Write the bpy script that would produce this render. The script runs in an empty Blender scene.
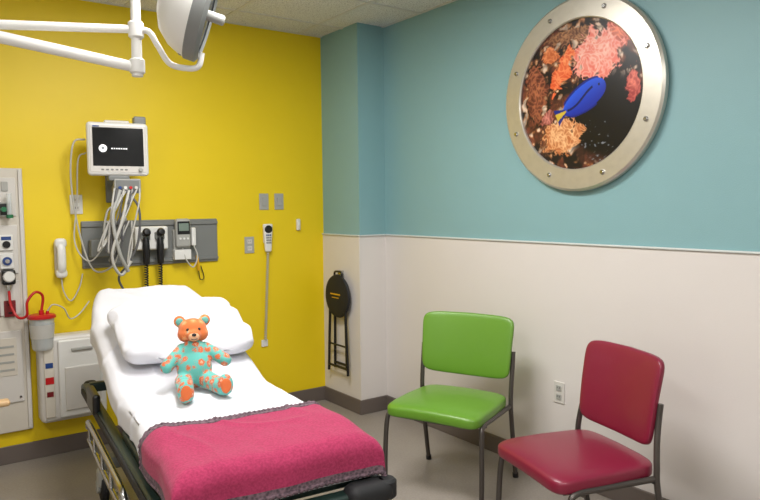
import bpy, bmesh, math, random
from mathutils import Vector, Matrix, noise
random.seed(3)
X0,Y0,X1,Y1,RZ,H=2.888,4.429,2.663,3.941,1.274,2.74
XL,YF=-1.6,-1.6
sc=bpy.context.scene
sc.view_settings.view_transform='Standard'
sc.view_settings.look='None'
sc.view_settings.exposure=0.0

# ---------------------------------------------------------------- materials
def lin(c):
    c=c/255.0
    return c/12.92 if c<=0.04045 else ((c+0.055)/1.055)**2.4
def rgb(t): return (lin(t[0]),lin(t[1]),lin(t[2]),1)
MATS={}
def mat(name,col,rough=0.5,metal=0.0,var=0.04,vscale=6.0,bump=0.0,bscale=80.0,coat=0.0,alpha=1.0,trans=0.0,spec=0.5,sheen=0.0):
    if name in MATS: return MATS[name]
    m=bpy.data.materials.new(name); m.use_nodes=True
    nt=m.node_tree; b=nt.nodes['Principled BSDF']
    tc=nt.nodes.new('ShaderNodeTexCoord')
    n=nt.nodes.new('ShaderNodeTexNoise'); n.inputs['Scale'].default_value=vscale; n.inputs['Detail'].default_value=3
    nt.links.new(tc.outputs['Object'],n.inputs['Vector'])
    mx=nt.nodes.new('ShaderNodeMix'); mx.data_type='RGBA'
    c=rgb(col)
    mx.inputs[6].default_value=tuple(x*(1-var) for x in c[:3])+(1,)
    mx.inputs[7].default_value=tuple(min(1,x*(1+var)) for x in c[:3])+(1,)
    nt.links.new(n.outputs['Fac'],mx.inputs[0]); nt.links.new(mx.outputs[2],b.inputs['Base Color'])
    b.inputs['Roughness'].default_value=rough; b.inputs['Metallic'].default_value=metal
    b.inputs['Specular IOR Level'].default_value=spec
    b.inputs['Coat Weight'].default_value=coat
    b.inputs['Sheen Weight'].default_value=sheen
    b.inputs['Transmission Weight'].default_value=trans
    b.inputs['Alpha'].default_value=alpha
    if bump>0:
        n2=nt.nodes.new('ShaderNodeTexNoise'); n2.inputs['Scale'].default_value=bscale; n2.inputs['Detail'].default_value=2
        nt.links.new(tc.outputs['Object'],n2.inputs['Vector'])
        bp=nt.nodes.new('ShaderNodeBump'); bp.inputs['Strength'].default_value=bump; bp.inputs['Distance'].default_value=0.01
        nt.links.new(n2.outputs['Fac'],bp.inputs['Height']); nt.links.new(bp.outputs['Normal'],b.inputs['Normal'])
    MATS[name]=m; return m
yellow=mat('yellow_paint',(233,203,12),0.48,bump=0.12,bscale=250,var=0.02)
teal=mat('teal_paint',(132,172,177),0.48,bump=0.12,bscale=250,var=0.02)
wains=mat('wainscot_panel',(220,214,210),0.42,bump=0.05,bscale=150,var=0.015)
capm=mat('rail_cap',(205,210,208),0.4)
basem=mat('rubber_baseboard',(102,92,86),0.5)
ceilframe=mat('ceiling_grid_metal',(210,209,204),0.5)
white=mat('white_plastic',(225,224,220),0.35)
offw=mat('offwhite_plastic',(210,206,200),0.4)
beige=mat('beige_plastic',(208,201,188),0.45)
grayp=mat('gray_plastic',(120,122,120),0.45)
lgray=mat('light_gray_plastic',(165,165,160),0.45)
black=mat('black_plastic',(18,18,20),0.35)
rubber=mat('black_rubber',(25,25,27),0.7)
chrome=mat('chrome',(190,190,190),0.22,1.0)
steel=mat('brushed_steel',(206,201,190),0.34,0.7,var=0.08,vscale=30)
legm=mat('chair_frame_metal',(88,82,78),0.35,0.6)
greenv=mat('green_vinyl',(100,146,44),0.36,bump=0.06,bscale=220,var=0.05,coat=0.12)
redv=mat('burgundy_vinyl',(126,24,52),0.36,bump=0.06,bscale=220,var=0.05,coat=0.12)
sheetm=mat('white_sheet',(220,220,226),0.85,bump=0.1,bscale=30,var=0.02)
pillm=mat('white_pillowcase',(222,222,229),0.85,bump=0.12,bscale=22,var=0.02)
darkg=mat('dark_green_frame',(30,48,44),0.4)
woodm=mat('maple_wood',(205,170,125),0.4,var=0.12,vscale=12)
redp=mat('red_plastic',(190,25,30),0.35)
dred=mat('dark_red_outlet',(120,25,32),0.4)
bluep=mat('blue_plastic',(40,70,130),0.4)
greenp=mat('green_plastic',(30,110,70),0.4)
yelp=mat('yellow_plastic',(225,170,20),0.4)
cablew=mat('gray_cable',(190,188,182),0.5)
cableg=mat('dark_gray_cable',(90,90,92),0.5)
clear=mat('clear_plastic',(225,230,230),0.1,alpha=0.45)
screen=mat('dark_screen',(10,12,16),0.15)
lcd=mat('lcd_gray',(120,135,125),0.3)

# floor
def floor_mat():
    m=bpy.data.materials.new('vinyl_floor'); m.use_nodes=True; nt=m.node_tree; b=nt.nodes['Principled BSDF']
    tc=nt.nodes.new('ShaderNodeTexCoord')
    n=nt.nodes.new('ShaderNodeTexNoise'); n.inputs['Scale'].default_value=2.2; n.inputs['Detail'].default_value=6
    n2=nt.nodes.new('ShaderNodeTexNoise'); n2.inputs['Scale'].default_value=90; n2.inputs['Detail'].default_value=2
    nt.links.new(tc.outputs['Object'],n.inputs['Vector']);nt.links.new(tc.outputs['Object'],n2.inputs['Vector'])
    ad=nt.nodes.new('ShaderNodeMath'); ad.operation='ADD'
    nt.links.new(n.outputs['Fac'],ad.inputs[0]);nt.links.new(n2.outputs['Fac'],ad.inputs[1])
    r=nt.nodes.new('ShaderNodeValToRGB'); r.color_ramp.elements[0].position=0.3;r.color_ramp.elements[1].position=0.75
    ml=nt.nodes.new('ShaderNodeMath'); ml.operation='MULTIPLY'; ml.inputs[1].default_value=0.5
    nt.links.new(ad.outputs[0],ml.inputs[0]); nt.links.new(ml.outputs[0],r.inputs[0])
    r.color_ramp.elements[0].color=rgb((134,126,118)); r.color_ramp.elements[1].color=rgb((160,152,144))
    nt.links.new(r.outputs[0],b.inputs['Base Color']); b.inputs['Roughness'].default_value=0.34
    return m
def ceil_mat():
    m=bpy.data.materials.new('acoustic_tile'); m.use_nodes=True; nt=m.node_tree; b=nt.nodes['Principled BSDF']
    tc=nt.nodes.new('ShaderNodeTexCoord')
    v=nt.nodes.new('ShaderNodeTexNoise'); v.inputs['Scale'].default_value=120; v.inputs['Detail'].default_value=4
    nt.links.new(tc.outputs['Object'],v.inputs['Vector'])
    r=nt.nodes.new('ShaderNodeValToRGB'); r.color_ramp.elements[0].position=0.35;r.color_ramp.elements[1].position=0.5
    r.color_ramp.elements[0].color=rgb((180,179,177)); r.color_ramp.elements[1].color=rgb((226,226,224))
    nt.links.new(v.outputs['Fac'],r.inputs[0]); nt.links.new(r.outputs[0],b.inputs['Base Color'])
    b.inputs['Roughness'].default_value=0.9
    return m

# ---------------------------------------------------------------- helpers
def new(name,bm,m,par=None,smooth=False):
    me=bpy.data.meshes.new(name); bm.normal_update(); bm.to_mesh(me); bm.free()
    o=bpy.data.objects.new(name,me); sc.collection.objects.link(o)
    if m: me.materials.append(m)
    if smooth:
        for p in me.polygons: p.use_smooth=True
    if par: o.parent=par
    return o
def G(name,loc=(0,0,0),rz=0.0,rx=0.0):
    e=bpy.data.objects.new(name,None); e.empty_display_size=0.1; sc.collection.objects.link(e)
    e.location=loc; e.rotation_euler=(math.radians(rx),0,math.radians(rz)); return e
def box(name,c,s,m,par=None,bev=0.0,seg=3,rot=None,fn=None):
    bm=bmesh.new(); bmesh.ops.create_cube(bm,size=1)
    for v in bm.verts: v.co=Vector((v.co.x*s[0],v.co.y*s[1],v.co.z*s[2]))
    if bev>0: bmesh.ops.bevel(bm,geom=list(bm.edges),offset=min(bev,min(s)*0.49),segments=seg,profile=0.5,affect='EDGES')
    M=Matrix.Translation(c)
    if rot is not None: M=M@rot.to_4x4()
    for v in bm.verts: v.co=M@v.co
    if fn:
        for v in bm.verts: v.co=fn(v.co)
    o=new(name,bm,m,par)
    if bev>0:
        for p in o.data.polygons: p.use_smooth=True
        md=o.modifiers.new('wn','WEIGHTED_NORMAL'); md.keep_sharp=False
    return o
def cyl(name,a,b,r,m,par=None,r2=None,seg=32,bev=0.0):
    a=Vector(a);b=Vector(b);d=b-a;L=d.length
    r2=r if r2 is None else r2
    e=min(bev,L*0.4)
    prof=[(0,0),(r-e,0),(r,e),(r2,L-e),(r2-e,L),(0,L)] if e>0 else [(0,0),(r,0),(r2,L),(0,L)]
    return lathe(name,prof,m,par,a,d,seg,sharp=(e==0))
def lathe(name,prof,m,par=None,loc=(0,0,0),axis=(0,0,1),seg=48,sharp=False):
    q=Vector((0,0,1)).rotation_difference(Vector(axis).normalized())
    bm=bmesh.new(); rings=[]
    for (r,z) in prof:
        if r<=1e-6: rings.append([bm.verts.new(q@Vector((0,0,z))+Vector(loc))])
        else: rings.append([bm.verts.new(q@Vector((r*math.cos(2*math.pi*i/seg),r*math.sin(2*math.pi*i/seg),z))+Vector(loc)) for i in range(seg)])
    for A,B in zip(rings,rings[1:]):
        if len(A)==1 and len(B)==1: continue
        for i in range(seg):
            j=(i+1)%seg
            if len(A)==1: bm.faces.new((A[0],B[j],B[i]))
            elif len(B)==1: bm.faces.new((A[i],A[j],B[0]))
            else: bm.faces.new((A[i],A[j],B[j],B[i]))
    bmesh.ops.recalc_face_normals(bm,faces=bm.faces)
    o=new(name,bm,m,par,True)
    o.data.set_sharp_from_angle(angle=math.radians(35))
    return o
def smoothpts(pts,n=8):
    P=[Vector(p) for p in pts]
    if len(P)<3: return P
    Q=[P[0]*2-P[1]]+P+[P[-1]*2-P[-2]]
    out=[]
    for i in range(1,len(Q)-2):
        for k in range(n):
            t=k/n
            a,b,c,d=Q[i-1],Q[i],Q[i+1],Q[i+2]
            out.append(0.5*((2*b)+(c-a)*t+(2*a-5*b+4*c-d)*t*t+(3*b-a-3*c+d)*t**3))
    out.append(P[-1]); return out
def tube(name,pts,r,m,par=None,seg=12,sm=True,n=8,closed=False,ry=None):
    P=smoothpts(pts,n) if sm else [Vector(p) for p in pts]
    bm=bmesh.new(); rings=[]
    t0=(P[1]-P[0]).normalized(); up=Vector((0,0,1)) if abs(t0.z)<0.9 else Vector((0,1,0))
    nrm=(up-t0*up.dot(t0)).normalized()
    for i,p in enumerate(P):
        t=(P[min(i+1,len(P)-1)]-P[max(i-1,0)]).normalized()
        nrm=(nrm-t*nrm.dot(t)).normalized(); bn=t.cross(nrm)
        rr=r(i/(len(P)-1)) if callable(r) else r
        rings.append([bm.verts.new(p+nrm*rr*math.cos(2*math.pi*k/seg)+bn*(ry or rr)*math.sin(2*math.pi*k/seg)) for k in range(seg)])
    for A,B in zip(rings,rings[1:]):
        for k in range(seg): bm.faces.new((A[k],A[(k+1)%seg],B[(k+1)%seg],B[k]))
    bm.faces.new(rings[0][::-1]); bm.faces.new(rings[-1])
    bmesh.ops.recalc_face_normals(bm,faces=bm.faces)
    o=new(name,bm,m,par,True); o.data.set_sharp_from_angle(angle=math.radians(60)); return o
def sell(name,c,s,m,par=None,e1=1.0,e2=1.0,nu=64,nv=32,fn=None,rot=None,bm=None):
    own=bm is None
    if own: bm=bmesh.new()
    f=lambda x,e: math.copysign(abs(x)**e,x)
    rows=[]
    for j in range(nv+1):
        v=-math.pi/2+math.pi*j/nv; cv=f(math.cos(v),e1); sv=f(math.sin(v),e1)
        row=[]
        for i in range(nu if 0<j<nv else 1):
            u=2*math.pi*i/nu
            p=Vector((s[0]*cv*f(math.cos(u),e2),s[1]*cv*f(math.sin(u),e2),s[2]*sv))
            if j in(0,nv): p=Vector((0,0,s[2]*sv))
            if fn: p=fn(p)
            if rot: p=rot@p
            row.append(bm.verts.new(p+Vector(c)))
        rows.append(row)
    for A,B in zip(rows,rows[1:]):
        for i in range(nu):
            j=(i+1)%nu
            if len(A)==1: bm.faces.new((A[0],B[j],B[i]))
            elif len(B)==1: bm.faces.new((A[i],A[j],B[0]))
            else: bm.faces.new((A[i],A[j],B[j],B[i]))
    if own:
        bmesh.ops.recalc_face_normals(bm,faces=bm.faces)
        return new(name,bm,m,par,True)
def R(ax,deg): return Matrix.Rotation(math.radians(deg),3,ax)
def coil(a,b,r,turns,n=10):
    a=Vector(a);b=Vector(b);d=(b-a);t=d.normalized(); u=t.orthogonal().normalized(); w=t.cross(u)
    N=turns*n; return [a+d*(i/N)+u*r*math.cos(2*math.pi*i/n)+w*r*math.sin(2*math.pi*i/n) for i in range(N+1)]

# ---------------------------------------------------------------- room shell
T=0.12
fl=box('floor',((XL+X0)/2,(YF+Y0)/2,-0.05),(X0-XL+2*T,Y0-YF+2*T,0.1),floor_mat())
ce=G('ceiling')
box('tile_field',((XL+X0)/2,(YF+Y0)/2,H+0.05),(X0-XL+2*T,Y0-YF+2*T,0.1),ceil_mat(),ce)
x=X0-0.42
while x>XL: box('grid_bar',(x,(YF+Y0)/2,H-0.001),(0.024,Y0-YF,0.008),ceilframe,ce); x-=0.61
y=Y0-0.30
while y>YF: box('grid_bar',((XL+X0)/2,y,H-0.002),(X0-XL,0.024,0.008),ceilframe,ce); y-=0.61
box('edge_angle',(X0-0.01,(YF+Y0)/2,H-0.002),(0.02,Y0-YF,0.006),ceilframe,ce)
box('edge_angle',((XL+X0)/2,Y0-0.01,H-0.002),(X0-XL,0.02,0.006),ceilframe,ce)
box('wall_back',((XL+X0)/2,Y0+T/2,H/2),(X0-XL+2*T,T,H),yellow)
wr=G('wall_right')
box('upper_paint',(X0+T/2,(YF+Y0)/2,(H+RZ)/2),(T,Y0-YF,H-RZ),teal,wr)
box('lower_panel',(X0+T/2-0.006,(YF+Y0)/2,RZ/2),(T,Y0-YF,RZ),wains,wr)
box('wall_left',(XL-T/2,(YF+Y0)/2,H/2),(T,Y0-YF,H),mat('beige_paint',(214,212,207),0.6))
box('wall_front',((XL+X0)/2,YF-T/2,H/2),(X0-XL+2*T,T,H),mat('beige_paint',(214,212,207),0.6))
pl=G('pillar')
box('upper_paint',((X1+X0)/2,(Y1+Y0)/2,(H+RZ)/2),(X0-X1,Y0-Y1,H-RZ),teal,pl)
box('lower_panel',((X1+X0)/2-0.003,(Y1+Y0)/2-0.003,RZ/2),(X0-X1+0.006,Y0-Y1+0.006,RZ),wains,pl)
tr=G('trim_1')
box('cap_right',(X0-0.008,(YF+Y1)/2,RZ),(0.016,Y1-YF,0.010),capm,tr,0.003)
box('cap_pillar_front',((X1+X0)/2-0.006,Y1-0.008,RZ),(X0-X1+0.016,0.016,0.010),capm,tr,0.003)
box('cap_pillar_side',(X1-0.008,(Y1+Y0)/2-0.004,RZ),(0.016,Y0-Y1+0.01,0.010),capm,tr,0.003)
box('corner_joint',(X1-0.0075,Y1-0.0075,RZ/2),(0.008,0.008,RZ),wains,tr,0.002)
BH=0.105
def bb(name,c,s): return box(name,c,s,basem,None,0.004,2)
bb('baseboard_back',((XL+X1)/2,Y0-0.006,BH/2),(X1-XL,0.012,BH))
bb('baseboard_right',(X0-0.013,(YF+Y1)/2,BH/2),(0.014,Y1-YF-0.02,BH))
pb=G('baseboard_pillar')
box('front',((X1+X0)/2-0.008,Y1-0.013,BH/2),(X0-X1+0.02,0.014,BH),basem,pb,0.004,2)
box('side',(X1-0.013,(Y1+Y0)/2-0.008,BH/2),(0.014,Y0-Y1,BH),basem,pb,0.004,2)
bb('baseboard_left',(XL+0.006,(YF+Y0)/2,BH/2),(0.012,Y0-YF,BH))
bb('baseboard_front',((XL+X0)/2,YF+0.006,BH/2),(X0-XL-0.06,0.012,BH))

# ---------------------------------------------------------------- round fish picture
def pnoise(x,y,s,o=0): return noise.fractal(Vector((x*s,y*s,o)),1.0,2.0,3)
def mixc(a,b,t):
    t=max(0,min(1,t)); return tuple(a[i]*(1-t)+b[i]*t for i in range(3))
def reef(a,b):
    wx=a+0.06*noise.noise(Vector((a*5,b*5,3))); wy=b+0.06*noise.noise(Vector((a*5,b*5,8)))
    n1=pnoise(wx,wy,3.2,1); n2=pnoise(wx,wy,8,5)
    ridge=1-min(1,abs(noise.noise(Vector((wx*19,wy*19,2))))*3.0)
    ridge2=1-min(1,abs(noise.noise(Vector((wx*11,wy*11,12))))*3.0)
    c=(22,17,24)
    c=mixc(c,(112,58,44),(n1+0.06)*3.0)
    c=mixc(c,(204,132,78),(n2-0.12)*3.2*(1 if a<0.25 else 0.3))
    c=mixc(c,(226,200,178),(n2-0.34)*5)
    c=mixc(c,(10,8,12),ridge2*0.35)
    c=mixc(c,(9,8,13),(1-math.hypot((a-0.46)/0.66,(b+0.34)/0.62))*3.4+n2*0.4)
    if (a-0.30)**2+(b+0.62)**2<0.08:
        q=noise.noise(Vector((a*26,b*26,4)))
        c=mixc(c,(120,125,135),(q-0.42)*8)
    def blob(cx,cy,rx,ry,rot,lo,hi,amp=0.30):
        nonlocal c
        dx,dy=wx-cx,wy-cy; cr,sr=math.cos(rot),math.sin(rot)
        u=(dx*cr+dy*sr)/rx; v=(-dx*sr+dy*cr)/ry
        d=math.hypot(u,v)+n2*amp+(0.5-ridge)*0.18
        if d<1.05:
            body=mixc(lo,hi,0.22+ridge*0.6+n2*0.4-max(0,d-0.6)*0.7+v*0.12)
            c=mixc(body,c,(d-0.93)*9)
    blob(-0.72,0.10,0.18,0.42,0.1,(90,44,36),(196,118,80),0.6)
    blob(-0.12,0.80,0.34,0.13,0.0,(96,60,44),(212,156,110),0.7)
    blob(0.60,0.66,0.19,0.19,0,(180,70,52),(252,146,108),0.6)
    blob(0.28,0.47,0.38,0.34,0.2,(240,124,108),(255,206,190),0.35)
    blob(-0.25,0.36,0.12,0.34,-0.5,(226,88,46),(255,166,110),0.45)
    blob(-0.46,0.58,0.14,0.13,0.3,(196,96,52),(246,166,112),0.6)
    blob(-0.26,-0.53,0.34,0.24,0.1,(186,108,62),(255,208,156),0.35)
    blob(-0.52,-0.28,0.12,0.10,0,(130,66,60),(220,140,126),0.5)
    blob(0.84,0.02,0.09,0.20,0,(160,56,56),(240,134,114),0.6)
    rt=math.radians(26); dx,dy=a-0.10,b+0.06
    u=dx*math.cos(rt)+dy*math.sin(rt); v=-dx*math.sin(rt)+dy*math.cos(rt)
    L=0.37
    if -L<u<L:
        t=u/L; h=0.165*math.sqrt(max(0,1-t*t))**0.9*(1+0.15*t)
        if abs(v)<h:
            c=mixc((18,40,156),(40,90,224),0.5+v/h*0.5)
            if abs(v-0.02-0.04*math.sin(t*3))<0.016 and -0.8<t<0.5: c=(12,18,78)
            if math.hypot(u-0.28,v-0.03)<0.016: c=(5,5,10)
        elif v>0 and v<h+0.03 and abs(t)<0.85: c=(14,32,130)
        elif v<0 and v>-h-0.025 and -0.8<t<0.4: c=(14,32,130)
    if -0.50<u<-0.32 and abs(v)<0.025+abs(u+0.32)*0.55: c=(210,178,60) if abs(v)<0.01+abs(u+0.32)*0.25 else (18,38,130)
    return c
pic=G('round_framed_picture',(X0,2.24,2.035),-90)
RO,RI=0.488,0.375
nr,na=150,320
bm=bmesh.new(); cols=[]; rings=[]
for i in range(nr+1):
    r=RI*1.01*i/nr; row=[]
    for k in range(na if i else 1):
        th=2*math.pi*k/na; a=math.cos(th)*i/nr; b=math.sin(th)*i/nr
        row.append(bm.verts.new((a*RI*1.01,-0.030,b*RI*1.01))); cols.append(reef(a,b))
    rings.append(row)
for A,B in zip(rings,rings[1:]):
    for k in range(na):
        j=(k+1)%na
        if len(A)==1: bm.faces.new((A[0],B[k],B[j]))
        else: bm.faces.new((A[k],B[k],B[j],A[j]))
m=bpy.data.materials.new('reef_print'); m.use_nodes=True
at=m.node_tree.nodes.new('ShaderNodeAttribute'); at.attribute_name='Col'
m.node_tree.links.new(at.outputs['Color'],m.node_tree.nodes['Principled BSDF'].inputs['Base Color'])
m.node_tree.nodes['Principled BSDF'].inputs['Roughness'].default_value=0.3
o=new('print',bm,m,pic,True)
ca=o.data.color_attributes.new('Col','FLOAT_COLOR','POINT')
for i,c in enumerate(cols): ca.data[i].color=rgb(c)
lathe('metal_ring',[(RI,0.004),(RI,0.040),(RI+0.006,0.046),(RO-0.012,0.046),(RO,0.036),(RO,0.012),(RO-0.02,0.004),(RI,0.004)],steel,pic,(0,0,0),(0,-1,0),128)
lathe('back_plate',[(0,0.002),(RO-0.05,0.002),(RO-0.05,0.02),(0,0.02)],grayp,pic,(0,0,0),(0,-1,0),96)
for k in range(8):
    th=2*math.pi*(k+0.5)/8; cx=math.cos(th)*(RI+RO)/2; cz=math.sin(th)*(RI+RO)/2
    lathe('bolt_%d'%k,[(0.0,0.056),(0.008,0.056),(0.012,0.052),(0.013,0.044),(0,0.044)],chrome,pic,(cx,0,cz),(0,-1,0),20)

# ---------------------------------------------------------------- chairs
def chair(name,loc,th,vin,bw,w=0.25,bz=0.705,bh=0.175):
    g=G(name,loc,-90+th)
    def seatfn(p):
        k=1.0-0.06*(p.y/0.23 if p.y>0 else 0)
        z=p.z+0.010*(1-(p.x/w)**2)-0.012*max(0,-p.y/0.235)**3
        return Vector((p.x*k,p.y,z))
    sell('seat',(0,0,0.435),(w-0.002,0.238,0.038),vin,g,0.42,0.24,112,32,seatfn)
    box('seat_pan',(0,0.0,0.396),(0.42,0.38,0.016),black,g,0.006)
    def bfn(p):
        u=p.x/(bw/2); v=p.y/bh
        return Vector((p.x*(1+0.03*v),p.y-0.010*u*u*(1 if v>0 else -0.4),p.z+0.030*u*u-0.006*v*v))
    sell('backrest',(0,0.250,bz),(bw/2,bh,0.023),vin,g,0.5,0.22,112,32,bfn,R('X',90-9))
    for s,n in((-1,'left'),(1,'right')):
        tube('front_leg_'+n,[(s*w*1.02,-0.205,0.0),(s*w*1.02,-0.20,0.20),(s*w*1.0,-0.19,0.36),(s*w*0.98,-0.16,0.405),(s*w*0.98,-0.05,0.41),(s*w*0.98,0.12,0.41),(s*w*0.98,0.2,0.41)],0.0125,legm,g,12,ry=0.0125)
        bx=bw/2+0.002
        tube('rear_leg_'+n,[(s*w,0.285,0.0),(s*w,0.245,0.2),(s*w,0.212,0.38),(s*w,0.208,0.46),(s*(w+bx)/2,0.215,0.54),(s*bx,0.228,0.62),(s*bx,0.238,0.70)],0.0125,legm,g,12)
        cyl('front_glide_'+n,(s*w*1.02,-0.205,0),(s*w*1.02,-0.205,0.025),0.016,black,g)
        cyl('rear_glide_'+n,(s*w,0.285,0),(s*w,0.281,0.025),0.016,black,g)
    tube('cross_bar_front',[(-w,-0.13,0.40),(0,-0.13,0.39),(w,-0.13,0.40)],0.01,legm,g)
    tube('cross_bar_rear',[(-w,0.20,0.40),(0,0.20,0.39),(w,0.20,0.40)],0.01,legm,g)
    return g
chair('guest_chair',(2.335,2.640,0),23,greenv,0.53,0.265,0.715,0.172)
chair('guest_chair.001',(2.240,1.765,0),-16,redv,0.46,0.25,0.698,0.183)

# ---------------------------------------------------------------- hospital bed
BX,BY,BA=0.942,1.815,-5.4
def bedw(x,y,z):
    a=math.radians(BA); return (BX+x*math.cos(a)-y*math.sin(a),BY+x*math.sin(a)+y*math.cos(a),z)
BED=G('hospital_bed',(BX,BY,0),BA)
ZT=0.72; SL=0.31
def ztop(s):
    if s<0.92: return ZT
    t=s-0.92; return ZT+SL*(t*t/0.24 if t<0.12 else (t-0.06)) if t>0 else ZT
def drape(name,s0,s1,hw,half,off,mt,ns,nt_,wr,seed,wavy=0.0,rcor=0.05,par=BED,head=False):
    bm=bmesh.new(); rows=[]
    W=hw+off
    def fold(a,W,r):
        s=1 if a>=0 else -1; a=abs(a)
        if a<W-r: return s*a,0.0
        q=(a-(W-r))/r
        if q<math.pi/2: return s*(W-r+r*math.sin(q)),r*(1-math.cos(q))
        return s*W,r+(a-(W-r)-r*math.pi/2)
    for i in range(ns+1):
        s=s0+(s1-s0)*i/ns; row=[]
        for j in range(nt_+1):
            t=-1+2*j/nt_
            a=t*half
            x,d1=fold(a,W,rcor)
            if s<rcor:
                yy,d2=fold(2.0-s,2.0,rcor); y=-(yy-2.0)-off
            else: y,d2=s,0
            if head:
                q=max(0,(s-1.60)/(s1-1.60)); x*=1-0.26*q**2.2
                if s>s1-0.06:
                    q=(s-(s1-0.06))/0.06; d2+=0.06*(1-math.sqrt(max(0,1-q*q)))
            z=ztop(max(s,0))+off-math.hypot(d1,d2) if (d1>0 and d2>0) else ztop(max(s,0))+off-d1-d2
            n=noise.fractal(Vector((x*5+seed,y*3,z*3)),1.0,2.0,3)*wr
            n+=math.sin(x*9+noise.noise(Vector((x*2,y*2,seed)))*7)*wr*0.35
            n+=(1-min(1,abs(noise.noise(Vector((x*3.2+y*1.5,y*2.4-x*2,seed*2))))*5))**2*wr*0.75
            if d1+d2<0.02: z+=n
            else:
                k=min(1,(d1+d2)/0.08)
                x+= (1 if x>0 else -1)*(n*1.0+k*wavy*math.sin(y*22+seed))*(1 if d1>0.01 else 0)
                y-= (n*1.0+k*wavy*math.sin(x*20+seed))*(1 if d2>0.01 else 0)
            row.append(bm.verts.new((x,y,z)))
        rows.append(row)
    for A,B in zip(rows,rows[1:]):
        for j in range(nt_): bm.faces.new((A[j],A[j+1],B[j+1],B[j]))
    o=new(name,bm,mt,par,True)
    return o,rows
HW=0.32
o,_=drape('fitted_sheet',-0.10,2.06,HW,HW+0.085,0.0,sheetm,260,120,0.010,1.3,0.002,head=True)
md=o.modifiers.new('sol','SOLIDIFY'); md.thickness=0.003; md.offset=-1
bm=bmesh.new()
ss=[0.03]+[0.1*i for i in range(1,20)]+[2.0]
def wx_(s): q=max(0,(s-1.60)/0.46); return (HW-0.014)*(1-0.26*q**2.2)-0.004
lt=[];rt_=[];lb=[];rb=[]
for s in ss:
    zt,zb=ztop(s)-0.02,ztop(s)-0.115; w_=wx_(s)
    lt.append(bm.verts.new((-w_,s,zt)));lb.append(bm.verts.new((-w_,s,zb)));rt_.append(bm.verts.new((w_,s,zt)));rb.append(bm.verts.new((w_,s,zb)))
for i in range(len(ss)-1):
    bm.faces.new((lt[i],rt_[i],rt_[i+1],lt[i+1])); bm.faces.new((lb[i],lb[i+1],rb[i+1],rb[i]))
    bm.faces.new((lt[i],lt[i+1],lb[i+1],lb[i])); bm.faces.new((rt_[i],rb[i],rb[i+1],rt_[i+1]))
bm.faces.new((lt[0],lb[0],rb[0],rt_[0])); bm.faces.new((lt[-1],rt_[-1],rb[-1],lb[-1]))
new('mattress',bm,sheetm,BED)
box('deck_flat',(0,0.47,0.585),(0.64,0.90,0.03),darkg,BED,0.008)
ang=math.degrees(math.atan(SL))
box('deck_backrest',(0,1.45,ztop(1.45)-0.145),(0.54,1.0,0.025),darkg,BED,0.008,rot=R('X',ang))
for s,n in((-1,'left'),(1,'right')):
    box('side_rail_frame_'+n,(s*0.335,0.96,0.545),(0.045,1.90,0.06),darkg,BED,0.015)
    box('side_bumper_'+n,(s*0.36,0.92,0.555),(0.014,1.80,0.03),rubber,BED,0.006)
    tube('guard_rail_top_'+n,[(s*0.375,0.55,0.46),(s*0.38,0.62,0.495),(s*0.38,1.0,0.50),(s*0.38,1.42,0.50),(s*0.375,1.5,0.46)],0.013,chrome,BED)
    tube('guard_rail_low_'+n,[(s*0.375,0.55,0.40),(s*0.375,1.0,0.39),(s*0.375,1.5,0.40)],0.010,chrome,BED)
    for k,yy in enumerate((0.62,0.84,1.06,1.28,1.44)):
        tube('guard_post_%s_%d'%(n,k),[(s*0.378,yy,0.49),(s*0.375,yy+0.02,0.40),(s*0.355,yy+0.04,0.37)],0.008,chrome,BED,8)
    box('rail_latch_'+n,(s*0.356,1.44,0.60),(0.035,0.22,0.10),black,BED,0.016,4)
    box('corner_bumper_foot_'+n,(s*0.27,-0.035,0.565),(0.16,0.09,0.07),rubber,BED,0.03,4)
    cyl('corner_roller_foot_'+n,(s*0.335,-0.04,0.535),(s*0.335,-0.04,0.60),0.033,rubber,BED,bev=0.008)
    cyl('corner_roller_head_'+n,(s*0.305,1.95,0.50),(s*0.305,1.95,0.57),0.033,rubber,BED,bev=0.008)
box('foot_cross_frame',(0,-0.02,0.55),(0.62,0.06,0.05),darkg,BED,0.012)
box('head_cross_frame',(0,1.90,0.55),(0.64,0.05,0.05),darkg,BED,0.012)
box('base_cover',(0,0.98,0.235),(0.42,1.36,0.09),lgray,BED,0.03,4)
for k,yy in enumerate((0.5,1.48)):
    cyl('lift_column_%d'%k,(0,yy,0.27),(0,yy,0.42),0.075,grayp,BED,bev=0.005)
    cyl('lift_piston_%d'%k,(0,yy,0.42),(0,yy,0.575+0.15*k),0.055,chrome,BED)
    box('base_cross_%d'%k,(0,[0.30,1.68][k],0.215),(0.62,0.09,0.06),grayp,BED,0.015)
for sx in(-1,1):
    for k,yy in enumerate((0.30,1.68)):
        cx=sx*0.29
        cyl('caster_stem_%d%d'%(sx,k),(cx,yy,0.17),(cx,yy,0.23),0.02,chrome,BED)
        box('caster_fork_%d%d'%(sx,k),(cx,yy+0.015,0.135),(0.065,0.09,0.09),lgray,BED,0.02)
        lathe('caster_wheel_%d%d'%(sx,k),[(0,-0.02),(0.06,-0.02),(0.078,-0.016),(0.085,-0.006),(0.085,0.006),(0.078,0.016),(0.06,0.02),(0,0.02)],rubber,BED,(cx,yy+0.03,0.085),(1,0,0),36)
        lathe('caster_hub_%d%d'%(sx,k),[(0,-0.036),(0.03,-0.036),(0.035,-0.03),(0.035,0.03),(0.03,0.036),(0,0.036)],lgray,BED,(cx,yy+0.03,0.085),(1,0,0),24)
    tube('brake_pedal_%d'%sx,[(sx*0.24,0.26,0.2),(sx*0.26,0.18,0.17),(sx*0.30,0.14,0.15)],0.012,redp if sx>0 else greenp,BED)
tube('base_side_bar_left',[(-0.27,0.32,0.2),(-0.27,1.66,0.2)],0.018,chrome,BED,sm=False)
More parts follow.
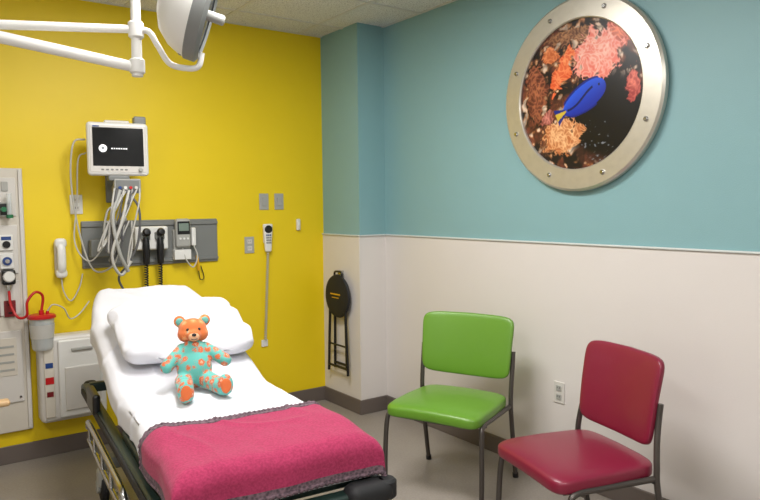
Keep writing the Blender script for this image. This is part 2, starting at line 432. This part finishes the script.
tube('base_side_bar_right',[(0.27,0.32,0.2),(0.27,1.66,0.2)],0.018,chrome,BED,sm=False)

# pillow
PA,PB=0.318,0.27
def pfn(p):
    u=p.x/PA; v=p.y/PB
    z=p.z*(1-0.35*max(abs(u),abs(v))**4)
    if p.z>0: z-=0.045*math.exp(-((p.x+0.05)/0.12)**2-((p.y+0.17)/0.13)**2)
    n=noise.fractal(Vector((p.x*7,p.y*7,2)),1,2,3)*0.014
    n+=0.009*math.sin(math.atan2(p.y,p.x)*13)*(max(abs(u),abs(v))**2)
    n+=0.010*(1-min(1,abs(noise.noise(Vector((p.x*6,p.y*6,21))))*4))**2
    return Vector((p.x*(0.94+0.1*abs(v)**3)+0.01*noise.noise(Vector((p.y*8,1,0))),p.y*(0.93+0.12*abs(u)**3)+0.01*noise.noise(Vector((p.x*8,3,0))),z+(n if p.z>0 else 0)))
PIL=G('bed_pillow')
PIL.location=bedw(0.030,1.345,ztop(1.345)+0.080); PIL.rotation_euler=(math.radians(ang+1),0,math.radians(-4))
sell('pillowcase',(0,0,0),(PA,PB,0.092),pillm,PIL,0.75,0.46,160,64,pfn)

# blanket
blm=bpy.data.materials.new('magenta_fleece'); blm.use_nodes=True
nt=blm.node_tree; b=nt.nodes['Principled BSDF']; tc=nt.nodes.new('ShaderNodeTexCoord')
n=nt.nodes.new('ShaderNodeTexNoise'); n.inputs['Scale'].default_value=140; nt.links.new(tc.outputs['Object'],n.inputs['Vector'])
r=nt.nodes.new('ShaderNodeValToRGB'); r.color_ramp.elements[0].color=rgb((150,36,76)); r.color_ramp.elements[1].color=rgb((172,48,90))
r.color_ramp.elements[0].position=0.35; r.color_ramp.elements[1].position=0.65
nt.links.new(n.outputs['Fac'],r.inputs[0]); nt.links.new(r.outputs[0],b.inputs['Base Color']); b.inputs['Roughness'].default_value=0.95; b.inputs['Sheen Weight'].default_value=0.1
bp=nt.nodes.new('ShaderNodeBump'); bp.inputs['Strength'].default_value=0.3; bp.inputs['Distance'].default_value=0.003
nt.links.new(n.outputs['Fac'],bp.inputs['Height']); nt.links.new(bp.outputs['Normal'],b.inputs['Normal'])
trimm=bpy.data.materials.new('crochet_trim'); trimm.use_nodes=True
nt=trimm.node_tree; b=nt.nodes['Principled BSDF']; tc=nt.nodes.new('ShaderNodeTexCoord')
v=nt.nodes.new('ShaderNodeTexVoronoi'); v.inputs['Scale'].default_value=95; nt.links.new(tc.outputs['Object'],v.inputs['Vector'])
r=nt.nodes.new('ShaderNodeValToRGB'); r.color_ramp.elements[0].color=rgb((44,38,44)); r.color_ramp.elements[1].color=rgb((122,98,108)); r.color_ramp.elements[1].position=0.8
nt.links.new(v.outputs['Distance'],r.inputs[0]); nt.links.new(r.outputs[0],b.inputs['Base Color']); b.inputs['Roughness'].default_value=0.95
BL=G('pink_blanket',(BX,BY,0),BA)
s0,s1=-0.095,0.44; half=HW+0.115; NS,NT=90,150
o,rows=drape('fleece',s0,s1,HW,half,0.014,blm,NS,NT,0.009,1.3,0.005,0.055,par=BL)
me=o.data; me.materials.append(trimm)
for p in me.polygons:
    i=p.index//NT; j=p.index%NT
    if i<4 or i>NS-6 or j<5 or j>NT-6: p.material_index=1
md=o.modifiers.new('sol','SOLIDIFY'); md.thickness=0.008; md.offset=0
W=NT+1
def vtx(i,j): return me.vertices[i*W+j].co.copy()
tube('trim_cord_top',[vtx(NS,j) for j in range(0,W,1)],lambda t:0.009+0.002*math.sin(t*300),trimm,BL,8,sm=False)
tube('trim_cord_inner',[vtx(NS-5,j)+Vector((0,0,0.004)) for j in range(0,W,1)],0.003,trimm,BL,8,sm=False)
tube('trim_cord_bottom',[vtx(0,j) for j in range(0,W,1)],lambda t:0.008+0.002*math.sin(t*300),trimm,BL,8,sm=False)
tube('trim_cord_left',[vtx(i,0) for i in range(NS+1)],0.0075,trimm,BL,8,sm=False)
tube('trim_cord_right',[vtx(i,NT) for i in range(NS+1)],0.0075,trimm,BL,8,sm=False)

# ---------------------------------------------------------------- teddy bear
def spot_mat(name,base,spot,ctr,scale,th):
    m=bpy.data.materials.new(name); m.use_nodes=True; nt=m.node_tree; b=nt.nodes['Principled BSDF']
    tc=nt.nodes.new('ShaderNodeTexCoord'); v=nt.nodes.new('ShaderNodeTexVoronoi'); v.inputs['Scale'].default_value=scale; v.inputs['Randomness'].default_value=0.7
    n=nt.nodes.new('ShaderNodeTexNoise'); n.inputs['Scale'].default_value=scale*2.2
    ad=nt.nodes.new('ShaderNodeMixRGB'); ad.blend_type='ADD'; ad.inputs[0].default_value=0.025
    nt.links.new(tc.outputs['Object'],ad.inputs[1]); nt.links.new(n.outputs['Color'],ad.inputs[2]); nt.links.new(ad.outputs[0],v.inputs['Vector'])
    r=nt.nodes.new('ShaderNodeValToRGB'); r.color_ramp.interpolation='CONSTANT'
    e=r.color_ramp.elements; e[0].position=0; e[0].color=rgb(ctr); e[1].position=th*0.38; e[1].color=rgb(spot)
    e2=e.new(th); e2.color=rgb(base)
    nt.links.new(v.outputs['Distance'],r.inputs[0]); nt.links.new(r.outputs[0],b.inputs['Base Color'])
    b.inputs['Roughness'].default_value=0.9; b.inputs['Sheen Weight'].default_value=0.2
    return m
bodym=spot_mat('teal_floral_fabric',(96,182,172),(214,104,58),(240,190,160),32,0.44)
headm=spot_mat('orange_floral_fabric',(214,112,56),(232,150,90),(110,180,170),30,0.34)
TB=G('teddy_bear',bedw(-0.022,0.925,ZT+0.004)); TB.rotation_euler=(0,0,math.radians(-16)); TB.scale=(1.04,1.04,1.06)
def Ln(c):
    c=Vector(c); k=max(0,c.z-0.06); return Vector((c.x,c.y+0.34*k,c.z-0.06*k))
def plush(name,parts,m,vox=0.005):
    bm=bmesh.new()
    for c,s,rot in parts: sell('',Ln(c),s,None,None,1,1,24,14,rot=rot,bm=bm)
    bmesh.ops.recalc_face_normals(bm,faces=bm.faces)
    o=new(name,bm,m,TB,True)
    md=o.modifiers.new('rm','REMESH'); md.mode='VOXEL'; md.voxel_size=vox; md.use_smooth_shade=True
    md=o.modifiers.new('sm','SMOOTH'); md.factor=0.6; md.iterations=5
    return o
def chain(a,b,r1,r2,n=6):
    a=Vector(a);b=Vector(b); return [((a+(b-a)*i/n)[:],(r1+(r2-r1)*i/n,)*3,None) for i in range(n+1)]
parts=[((0,0,0.082),(0.070,0.060,0.078),None),((0,0.0,0.14),(0.056,0.050,0.06),None),((0,0,0.18),(0.033,0.033,0.04),None)]
parts+=chain((-0.045,0,0.162),(-0.108,-0.035,0.104),0.024,0.026)+chain((0.045,0,0.162),(0.120,-0.03,0.112),0.024,0.026)
parts+=chain((-0.045,-0.03,0.040),(-0.048,-0.20,0.032),0.036,0.030)+chain((0.045,-0.03,0.040),(0.094,-0.155,0.034),0.036,0.030)
parts+=[((-0.050,-0.215,0.046),(0.031,0.025,0.042),None),((0.100,-0.170,0.048),(0.031,0.025,0.042),None)]
plush('body',parts,bodym)
hp=[((0,-0.005,0.235),(0.058,0.052,0.050),None),((0,-0.045,0.222),(0.030,0.03,0.025),None),((0.028,-0.01,0.222),(0.034,0.038,0.031),None),((-0.028,-0.01,0.222),(0.034,0.038,0.031),None),
    ((-0.050,0.0,0.274),(0.024,0.013,0.024),None),((0.050,0.0,0.274),(0.024,0.013,0.024),None)]
plush('head',hp,headm,0.004)
tealf=mat('teal_felt',(110,185,175),0.9); orf=mat('orange_felt',(214,108,58),0.9); pinkf=mat('cream_felt',(236,180,140),0.9)
for s,n in((-1,'left'),(1,'right')):
    sell('inner_ear_'+n,Ln((s*0.050,-0.011,0.274)),(0.015,0.006,0.015),tealf,TB)
    sell('eye_'+n,Ln((s*0.022,-0.053,0.247)),(0.0062,0.005,0.0062),black,TB)
    sell('foot_pad_'+n,((-0.050,-0.238,0.048)if s<0 else(0.100,-0.193,0.050)),(0.020,0.006,0.028),orf,TB)
sell('muzzle_patch',Ln((0,-0.062,0.220)),(0.022,0.015,0.017),pinkf,TB)
sell('nose',Ln((0,-0.077,0.229)),(0.009,0.006,0.007),black,TB)
tube('mouth',[Ln((-0.012,-0.074,0.213)),Ln((0,-0.077,0.210)),Ln((0.012,-0.074,0.213))],0.0015,black,TB,6)

# ---------------------------------------------------------------- yellow-wall equipment (local: x right, -y out of wall)
def WG(name,x,z): return G(name,(x,Y0,z))
def plate(name,x,z,kind):
    g=WG(name,x,z); pm=white if kind=='outlet' else lgray
    box('cover',(0,-0.003,0),(0.072,0.007,0.116),pm,g,0.003)
    if kind in('outlet','gray'):
        for k in(-1,1):
            box('receptacle_%d'%k,(0,-0.008,k*0.024),(0.034,0.006,0.03),offw,g,0.002)
            for q in(-1,1): box('slot_%d_%d'%(k,q),(q*0.007,-0.0115,k*0.024+0.003),(0.003,0.001,0.009),black,g)
    else: box('rocker',(0,-0.009,0),(0.03,0.008,0.06),lgray,g,0.003)
    return g
plate('wall_outlet',0.92,1.51,'outlet'); plate('wall_outlet.001',2.05,1.215,'gray')
plate('light_switch',2.17,1.52,'switch'); plate('light_switch.001',2.29,1.52,'switch')
gg=G('wall_outlet.002'); 
gg.location=(X0-0.006,2.36,0.47); gg.rotation_euler=(0,0,math.radians(-90))
box('cover',(0,-0.003,0),(0.072,0.007,0.116),offw,gg,0.003)
for k in(-1,1):
    box('receptacle_%d'%k,(0,-0.008,k*0.024),(0.034,0.006,0.03),lgray,gg,0.002)
    for q in(-1,1): box('slot_%d_%d'%(k,q),(q*0.007,-0.0115,k*0.024+0.003),(0.003,0.001,0.009),black,gg)
g=WG('call_sensor',2.44,1.35); box('case',(0,-0.012,0),(0.03,0.024,0.085),white,g,0.008); box('clip',(0,-0.027,-0.02),(0.014,0.008,0.03),offw,g,0.003)
g=WG('nurse_call_handset',2.18,1.262)
box('cradle',(0,-0.012,0.02),(0.05,0.024,0.12),white,g,0.01)
box('remote_body',(0,-0.035,0.0),(0.062,0.026,0.20),white,g,0.012,4,fn=lambda p:Vector((p.x*(1.0+0.25*(p.z/0.1)),p.y,p.z)))
sell('speaker',(0,-0.048,0.062),(0.030,0.006,0.028),black,g)
for r_ in range(4):
    for c_ in range(3): box('key_%d%d'%(r_,c_),((c_-1)*0.014,-0.05,0.020-r_*0.018),(0.010,0.005,0.011),bluep if r_==0 else grayp,g,0.002)
tube('cord',coil((0,-0.03,-0.10),(-0.03,-0.02,-0.74),0.008,46,8),0.0028,cablew,g,6,sm=False)
box('cord_jack',(-0.03,-0.006,-0.76),(0.05,0.012,0.05),white,g,0.004)
g=WG('wall_telephone',0.815,1.19)
box('base',(0,-0.014,0),(0.062,0.028,0.20),offw,g,0.01)
tube('handset_grip',[(0,-0.045,0.085),(0,-0.062,0.05),(0,-0.065,0),(0,-0.062,-0.05),(0,-0.045,-0.085)],0.017,white,g,14,ry=0.024)
sell('earpiece',(0,-0.042,0.09),(0.034,0.02,0.030),white,g,0.7,0.8); sell('mouthpiece',(0,-0.042,-0.09),(0.032,0.02,0.028),white,g,0.7,0.8)
tube('cord',[(0,-0.03,-0.11),(0.01,-0.03,-0.2),(0.05,-0.03,-0.26),(0.10,-0.03,-0.18),(0.12,-0.03,-0.1)],0.004,cablew,g,8)

g=WG('diagnostic_wall_panel',1.375,1.262)
box('backboard',(0,-0.008,0),(0.87,0.016,0.29),grayp,g,0.006)
box('rail_top',(0,-0.02,0.12),(0.87,0.012,0.022),grayp,g,0.003); box('rail_bottom',(0,-0.02,-0.12),(0.87,0.012,0.018),grayp,g,0.003)
box('transformer_box',(-0.03,-0.05,0.03),(0.21,0.07,0.15),white,g,0.014)
for k,xx in enumerate((-0.075,0.015)):
    box('cradle_%d'%k,(xx,-0.09,0.045),(0.06,0.03,0.05),grayp,g,0.008)
    tube('instrument_handle_%d'%k,[(xx,-0.10,0.035),(xx,-0.103,-0.03),(xx,-0.10,-0.13)],lambda t:0.019+0.004*math.sin(t*3),black,g,14)
    lathe('instrument_head_%d'%k,[(0,-0.035),(0.014,-0.03),(0.023,-0.005),(0.026,0.02),(0.017,0.034),(0,0.036)],black,g,(xx,-0.108,0.066),(0.0,-1,0.25),20)
    tube('instrument_cord_%d'%k,coil((xx,-0.095,-0.12),(xx+0.005,-0.06,-0.40),0.010,18,8),0.0045,black,g,6,sm=False)
box('thermometer_mount',(0.175,-0.03,0.0),(0.11,0.04,0.16),lgray,g,0.01)
box('thermometer_body',(0.175,-0.065,0.055),(0.10,0.05,0.19),lgray,g,0.02,4)
box('thermometer_display',(0.175,-0.091,0.095),(0.066,0.004,0.05),lcd,g,0.003)
box('thermometer_bezel',(0.175,-0.0895,0.09),(0.082,0.003,0.085),black,g,0.002)
for k in range(3): cyl('thermometer_button_%d'%k,(0.15+k*0.025,-0.088,0.02),(0.15+k*0.025,-0.096,0.02),0.007,white,g)
box('probe_well',(0.25,-0.055,0.03),(0.03,0.03,0.12),white,g,0.008)
tube('probe_cord',[(0.25,-0.06,-0.03),(0.27,-0.07,-0.10),(0.235,-0.08,-0.17),(0.19,-0.08,-0.12),(0.17,-0.07,-0.04)],0.0045,cablew,g,8)
box('probe_cover_box',(0.17,-0.055,-0.085),(0.11,0.05,0.065),white,g,0.004)
box('cuff_basket',(-0.33,-0.06,-0.02),(0.14,0.07,0.11),grayp,g,0.01)
tube('hook_yellow',[(0.285,-0.02,-0.10),(0.285,-0.035,-0.15),(0.29,-0.03,-0.20)],0.009,yelp,g,8)
tube('hook_cord',[(0.29,-0.03,-0.20),(0.30,-0.03,-0.26),(0.33,-0.02,-0.25),(0.31,-0.02,-0.17)],0.003,black,g,8)

g=G('patient_monitor',(1.11,4.19,1.830),-8)
box('wall_bracket',(0,0.225,-0.16),(0.10,0.02,0.30),grayp,g,0.006)
tube('arm',[(0,0.22,-0.22),(0.0,0.12,-0.24),(0,0.02,-0.20)],0.02,lgray,g,14)
box('screen_housing',(0,0,0),(0.340,0.10,0.31),white,g,0.022,5,fn=lambda p:Vector((p.x*(1-0.10*max(0,p.y/0.05)),p.y,p.z*(1-0.12*max(0,p.y/0.05)))))
box('bezel',(0,-0.048,0.0),(0.310,0.008,0.272),offw,g,0.004)
box('display',(0,-0.0535,0.012),(0.280,0.004,0.222),screen,g,0.002)
lg=bpy.data.materials.new('lit_white_logo'); lg.use_nodes=True
lg.node_tree.nodes['Principled BSDF'].inputs['Emission Color'].default_value=(1,1,1,1); lg.node_tree.nodes['Principled BSDF'].inputs['Emission Strength'].default_value=0.8
lathe('display_logo',[(0,0),(0.022,0),(0.022,0.0006),(0,0.0006)],lg,g,(-0.085,-0.0556,0.002),(0,-1,0),28)
lathe('display_logo_cutout',[(0,0),(0.009,0),(0.009,0.0005),(0,0.0005)],mat('logo_gray',(150,155,160)),g,(-0.085,-0.0566,0.004),(0,-1,0),24)
for k in range(7): box('logo_letter_%d'%k,(-0.035+k*0.013,-0.0558,0.002),(0.007 if k%3 else 0.009,0.0008,0.007),lg,g)
for k in range(6): box('soft_key_%d'%k,(-0.09+k*0.026,-0.053,-0.120),(0.015,0.004,0.008),grayp,g,0.002)
cyl('control_knob',(0.12,-0.052,-0.120),(0.12,-0.066,-0.120),0.012,lgray,g,bev=0.003)
box('brand_badge',(-0.12,-0.0535,0.129),(0.035,0.002,0.007),bluep,g)
box('handle_top',(0,0.0,0.160),(0.14,0.04,0.02),offw,g,0.008)
box('side_module',(0.13,0.02,0.17),(0.07,0.07,0.06),grayp,g,0.01)
box('dock',(0,0.0,-0.168),(0.12,0.08,0.035),grayp,g,0.01)
box('parameter_module',(0.045,-0.01,-0.215),(0.15,0.07,0.085),lgray,g,0.008)
box('module_front',(0.045,-0.047,-0.215),(0.13,0.006,0.07),grayp,g,0.003)
for k in range(4): cyl('connector_%d'%k,(0.0+k*0.030,-0.048,-0.225),(0.0+k*0.030,-0.066,-0.225),0.009,[bluep,white,redp,offw][k],g)
random.seed(5)
for k in range(11):
    xs=-0.06+0.014*k; dz=-0.48-0.20*random.random(); sp=random.uniform(-0.05,0.05)
    tube('lead_%d'%k,[(xs+0.03,-0.055,-0.23),(xs+sp*0.5,-0.085,-0.32),(xs*0.7-0.05+sp,-0.07,dz+0.12),(xs*0.6-0.07+sp*1.4,-0.05,dz),(xs*0.5-0.02+sp,-0.045,dz+0.10),(xs-0.02,-0.05,-0.42)],0.0045+0.002*random.random(),[cablew,cableg,lgray,cableg,cablew][k%5],g,8)
tube('cable_left_loop',[(-0.17,0.04,0.06),(-0.235,0.06,0.03),(-0.25,0.12,-0.2),(-0.21,0.17,-0.5),(-0.14,0.14,-0.72),(-0.03,0.08,-0.68),(0.0,0.05,-0.5)],0.0055,cablew,g,8)
tube('cable_left_loop_2',[(-0.17,0.03,-0.02),(-0.21,0.08,-0.06),(-0.22,0.14,-0.3),(-0.24,0.16,-0.55),(-0.16,0.10,-0.66),(-0.05,0.06,-0.5),(0.02,0.03,-0.3)],0.0045,cablew,g,8)
tube('ecg_trunk',[(0.03,-0.06,-0.24),(0.10,-0.07,-0.35),(0.09,-0.06,-0.55),(0.03,-0.04,-0.68),(-0.02,-0.02,-0.76),(0.02,0.0,-0.86)],0.007,cableg,g,8)
tube('bp_hose',[(0.0,-0.06,-0.24),(-0.05,-0.10,-0.4),(-0.02,-0.09,-0.6),(0.03,-0.05,-0.72)],0.011,lgray,g,10)
tube('bp_hose_2',[(0.05,-0.06,-0.24),(0.00,-0.10,-0.42),(-0.06,-0.09,-0.62),(-0.01,-0.05,-0.74),(0.05,-0.05,-0.66)],0.009,cablew,g,10)

g=WG('medical_gas_headwall',0.36,0.955)
box('panel',(0,-0.015,0),(0.54,0.03,1.53),beige,g,0.006)
box('edge_extrusion',(0.255,-0.035,0),(0.02,0.012,1.51),offw,g,0.003); box('edge_extrusion_left',(-0.255,-0.035,0),(0.02,0.012,1.51),offw,g,0.003)
for z0,h,n in((0.60,0.22,'a'),(0.30,0.28,'b'),(0.02,0.2,'c')): box('module_'+n,(0.10,-0.034,z0),(0.26,0.01,h),offw,g,0.004)
for q in(-1,1): box('receptacle_%d'%q,(0.13+q*0.045,-0.042,0.66),(0.035,0.008,0.055),lgray,g,0.004)
box('air_outlet',(0.17,-0.05,0.53),(0.07,0.03,0.085),lgray,g,0.006); box('air_outlet_face',(0.17,-0.067,0.53),(0.05,0.006,0.065),black,g,0.004)
cyl('air_flowmeter_tube',(0.19,-0.085,0.50),(0.19,-0.085,0.62),0.014,clear,g); cyl('air_flowmeter_knob',(0.16,-0.07,0.53),(0.16,-0.11,0.53),0.014,greenp,g); cyl('air_flowmeter_base',(0.19,-0.085,0.48),(0.19,-0.085,0.50),0.018,greenp,g)
box('oxygen_outlet',(0.17,-0.045,0.34),(0.07,0.015,0.09),white,g,0.005); box('oxygen_label',(0.17,-0.053,0.365),(0.05,0.002,0.02),bluep,g); cyl('oxygen_port',(0.17,-0.05,0.33),(0.17,-0.062,0.33),0.020,black,g)
box('vacuum_outlet',(0.17,-0.045,0.235),(0.07,0.015,0.09),white,g,0.005); cyl('vacuum_port',(0.17,-0.05,0.235),(0.17,-0.062,0.235),0.024,bluep,g)
cyl('vacuum_collar',(0.17,-0.058,0.235),(0.17,-0.07,0.235),0.012,chrome,g)
box('suction_regulator',(0.17,-0.07,0.145),(0.07,0.06,0.085),black,g,0.012); cyl('suction_gauge',(0.17,-0.10,0.15),(0.17,-0.115,0.15),0.028,white,g,bev=0.003)
cyl('suction_gauge_rim',(0.17,-0.098,0.15),(0.17,-0.108,0.15),0.032,chrome,g); cyl('suction_port',(0.17,-0.07,0.10),(0.17,-0.07,0.07),0.012,chrome,g)
for q,xx in enumerate((0.085,0.165)):
    box('red_receptacle_%d'%q,(xx+0.01,-0.042,-0.04),(0.06,0.01,0.095),dred,g,0.004)
    for k in(-1,1): box('red_slot_%d_%d'%(q,k),(xx+0.01,-0.048,-0.04+k*0.024),(0.02,0.002,0.01),black,g)
box('lower_access_panel',(0.08,-0.034,-0.38),(0.30,0.010,0.42),offw,g,0.004)
box('lower_access_inset',(0.08,-0.040,-0.32),(0.24,0.004,0.22),beige,g,0.003)
for k in range(4): box('label_strip_%d'%k,(0.10,-0.043,-0.26-k*0.045),(0.17,0.002,0.012),lgray,g)
for q in(-1,1): cyl('panel_screw_%d'%q,(0.08+q*0.13,-0.039,-0.56),(0.08+q*0.13,-0.043,-0.56),0.007,chrome,g)
g=WG('suction_canister',0.685,0.80)
box('mount',(0,-0.02,0),(0.06,0.04,0.08),lgray,g,0.006)
lathe('jar',[(0,-0.13),(0.050,-0.13),(0.056,-0.12),(0.068,0.06),(0.068,0.062),(0.064,0.062),(0.053,-0.118),(0,-0.124)],clear,g,(0,-0.115,0),(0,0,1),40)
lathe('lid',[(0,0.075),(0.05,0.078),(0.068,0.075),(0.076,0.068),(0.076,0.055),(0.068,0.055),(0,0.06)],redp,g,(0,-0.115,0),(0,0,1),40)
cyl('lid_port',(0,-0.115,0.07),(0,-0.115,0.10),0.014,redp,g); cyl('lid_port_side',(0.03,-0.13,0.07),(0.03,-0.13,0.095),0.009,redp,g)
lathe('graduation_label',[(0.0615,-0.06),(0.0675,0.02),(0.0665,0.02),(0.0605,-0.06)],cablew,g,(0,-0.115,0),(0,0,1),40)
tube('red_tubing',[(-0.155,-0.07,0.22),(-0.15,-0.08,0.14),(-0.12,-0.11,0.07),(-0.08,-0.14,0.08),(-0.075,-0.15,0.16),(-0.03,-0.14,0.21),(0.01,-0.12,0.18),(0.0,-0.115,0.09)],0.0075,redp,g,10)
tube('drain_tube',[(0.03,-0.13,0.095),(0.06,-0.14,0.13),(0.12,-0.12,0.10),(0.16,-0.08,0.03),(0.22,-0.05,0.05),(0.28,-0.04,0.12)],0.004,cablew,g,8)
g=WG('wall_storage_cabinet',0.845,0.485)
box('case',(0,-0.065,0),(0.37,0.13,0.51),offw,g,0.03,5)
box('door',(0.045,-0.136,0.0),(0.26,0.022,0.46),white,g,0.03,5)
box('control_strip',(-0.135,-0.134,0.0),(0.055,0.012,0.44),beige,g,0.006)
box('label_blue',(-0.135,-0.1415,0.09),(0.04,0.002,0.03),bluep,g); box('label_red',(-0.135,-0.1415,0.00),(0.045,0.002,0.04),redp,g); box('label_red_lower',(-0.135,-0.1415,-0.08),(0.035,0.002,0.03),dred,g)
box('door_step',(0.045,-0.150,-0.06),(0.20,0.016,0.26),offw,g,0.02,4); box('door_pull',(0.045,-0.150,0.17),(0.12,0.016,0.02),lgray,g,0.006)

g=G('folding_stool',(X1-0.006,4.165,0.83),-90)
lathe('seat',[(0,0.022),(0.12,0.022),(0.147,0.026),(0.158,0.038),(0.153,0.052),(0.12,0.060),(0,0.062)],rubber,g,(0,0,0),(0,-1,0),56)
box('label_bar',(0,-0.0635,0.015),(0.13,0.003,0.010),yelp,g,0.001); box('label_bar_2',(0.0,-0.0635,-0.01),(0.09,0.003,0.006),yelp,g,0.001)
tube('carry_handle',[(-0.05,-0.035,0.14),(-0.04,-0.035,0.175),(0.04,-0.035,0.175),(0.05,-0.035,0.14)],0.008,black,g,10)
box('wall_hook',(0,-0.012,0.17),(0.05,0.024,0.03),chrome,g,0.004)
for s,n in((-1,'left'),(1,'right')):
    tube('outer_leg_'+n,[(s*0.10,-0.045,-0.08),(s*0.115,-0.045,-0.3),(s*0.13,-0.045,-0.565)],0.010,black,g,10)
    tube('inner_leg_'+n,[(s*0.07,-0.022,-0.08),(s*0.075,-0.022,-0.3),(s*0.08,-0.022,-0.54)],0.010,black,g,10)
tube('outer_stretcher',[(-0.13,-0.045,-0.52),(0.13,-0.045,-0.52)],0.009,black,g,10,sm=False)
tube('inner_stretcher',[(-0.08,-0.022,-0.50),(0.08,-0.022,-0.50)],0.009,black,g,10,sm=False)
tube('mid_stretcher',[(-0.118,-0.045,-0.36),(0.118,-0.045,-0.36)],0.007,black,g,10,sm=False)

g=G('ceiling_exam_light')
J=Vector((0.83,2.80,2.13))
cyl('ceiling_canopy',(-0.55,3.25,H-0.06),(-0.55,3.25,H),0.16,white,g,bev=0.02)
cyl('ceiling_column',(-0.55,3.25,2.10),(-0.55,3.25,H-0.05),0.035,white,g)
tube('spring_arm_upper',[(-0.55,3.25,2.15),(J.x,J.y,J.z+0.065)],lambda t:0.022-0.006*t,white,g,16,sm=False)
tube('spring_arm_lower',[(-0.55,3.25,2.31),(J.x,J.y,J.z-0.085)],lambda t:0.028-0.007*t,white,g,16,sm=False)
tube('drop_tube',[(J.x,J.y,J.z-0.12),(J.x,J.y,J.z),(J.x,J.y,J.z+0.30)],lambda t:0.022-0.004*t,white,g,16,sm=False)
cyl('joint_collar',(J.x,J.y,J.z+0.03),(J.x,J.y,J.z+0.095),0.03,white,g,bev=0.006)
cyl('joint_collar_low',(J.x,J.y,J.z-0.11),(J.x,J.y,J.z-0.05),0.03,white,g,bev=0.006)
rr=Vector((0.8115,-0.5844,0)); C=Vector((0.985,2.60,2.25))
pts=[J+Vector((0,0,0.06)),J+rr*0.05+Vector((0,0,0.055)),J+rr*0.085+Vector((0,0,0.0)),J+rr*0.13+Vector((0,0,-0.07)),J+rr*0.20+Vector((0,0,-0.090)),J+rr*0.245+Vector((0,0,-0.082)),J+rr*0.26+Vector((0,0,-0.03))]
tube('yoke',pts,0.012,white,g,12)
ax=Vector((0.88,-0.36,-0.30)).normalized()
lathe('lamp_shell',[(0,-0.125),(0.05,-0.120),(0.11,-0.096),(0.155,-0.050),(0.178,0.0),(0.182,0.015)],white,g,C,ax,56)
lathe('lamp_rim',[(0.182,0.015),(0.187,0.018),(0.187,0.060),(0.165,0.074),(0.15,0.065)],grayp,g,C,ax,56)
lathe('lamp_lens',[(0,0.062),(0.152,0.062),(0.152,0.055),(0,0.055)],mat('frosted_lens',(60,64,68),0.2),g,C,ax,56)
cyl('lamp_handle',C+ax*0.05,C+ax*0.13,0.02,lgray,g,bev=0.006)
box('lamp_knuckle',tuple(C-ax*0.03+Vector((0,0,-0.16))),(0.05,0.05,0.05),grayp,g,0.012)

g=G('wooden_armchair',(0.105,3.58,0),90)
for s,n in((-1,'left'),(1,'right')):
    box('arm_'+n,(s*0.28,0.0,0.65),(0.055,0.56,0.028),woodm,g,0.012,4)
    box('front_leg_'+n,(s*0.28,-0.19,0.32),(0.04,0.045,0.64),woodm,g,0.008)
    box('rear_leg_'+n,(s*0.28,0.22,0.45),(0.04,0.045,0.90),woodm,g,0.008)
    box('side_rail_'+n,(s*0.28,0.0,0.38),(0.03,0.42,0.06),woodm,g,0.006)
box('front_rail',(0,-0.19,0.38),(0.54,0.03,0.06),woodm,g,0.006)
sell('seat_cushion',(0,0.02,0.44),(0.255,0.24,0.045),mat('tan_vinyl',(170,140,110),0.5),g,0.4,0.3)
sell('back_cushion',(0,0.20,0.72),(0.255,0.04,0.20),MATS['tan_vinyl'],g,0.4,0.3)

# ---------------------------------------------------------------- ceiling luminaires and light
def troffer(name,x,y,sx,sy,power,col=(1,0.985,0.965)):
    gt=G(name,(x,y,H))
    em=bpy.data.materials.get('luminaire_diffuser')
    if not em:
        em=bpy.data.materials.new('luminaire_diffuser'); em.use_nodes=True
        b=em.node_tree.nodes['Principled BSDF']; b.inputs['Emission Color'].default_value=(1,0.98,0.95,1); b.inputs['Emission Strength'].default_value=2.0
    box('diffuser',(0,0,-0.006),(sx,sy,0.006),em,gt)
    for a in(-1,1):
        box('frame_x_%d'%a,(a*(sx/2+0.012),0,-0.008),(0.024,sy+0.048,0.014),ceilframe,gt); box('frame_y_%d'%a,(0,a*(sy/2+0.012),-0.008),(sx,0.024,0.014),ceilframe,gt)
    L=bpy.data.lights.new(name+'_lamp','AREA'); L.shape='RECTANGLE'; L.size=sx; L.size_y=sy; L.energy=power; L.color=col
    o=bpy.data.objects.new('lamp',L); sc.collection.objects.link(o); o.parent=gt; o.location=(0,0,-0.02)
troffer('ceiling_light',1.20,2.50,0.58,1.18,56)
troffer('ceiling_light.001',1.0,0.0,0.58,1.18,38)
troffer('added_fill_panel',-0.6,1.2,0.58,1.18,33)  # unseen third panel, added to even out the room light
w=bpy.data.worlds.new('World'); sc.world=w; w.use_nodes=True
w.node_tree.nodes['Background'].inputs[0].default_value=(0.9,0.95,1,1); w.node_tree.nodes['Background'].inputs[1].default_value=0.15

# ---------------------------------------------------------------- camera
f,pi,yaw,roll,h=678.9225,0.0657,0.6241,-0.0106,1.4852
F=Vector((math.sin(yaw)*math.cos(pi),math.cos(yaw)*math.cos(pi),-math.sin(pi)))
Rv=Vector((math.cos(yaw),-math.sin(yaw),0)); U=Rv.cross(F)
R2=Rv*math.cos(roll)+U*math.sin(roll); U2=R2.cross(F)
cd=bpy.data.cameras.new('camera'); cam=bpy.data.objects.new('camera',cd); sc.collection.objects.link(cam)
cd.sensor_fit='HORIZONTAL'; cd.sensor_width=36; cd.lens=f/760*36; cd.clip_start=0.05
M=Matrix((R2,U2,-F)).transposed().to_4x4(); M.translation=Vector((0,0,h)); cam.matrix_world=M
sc.camera=cam
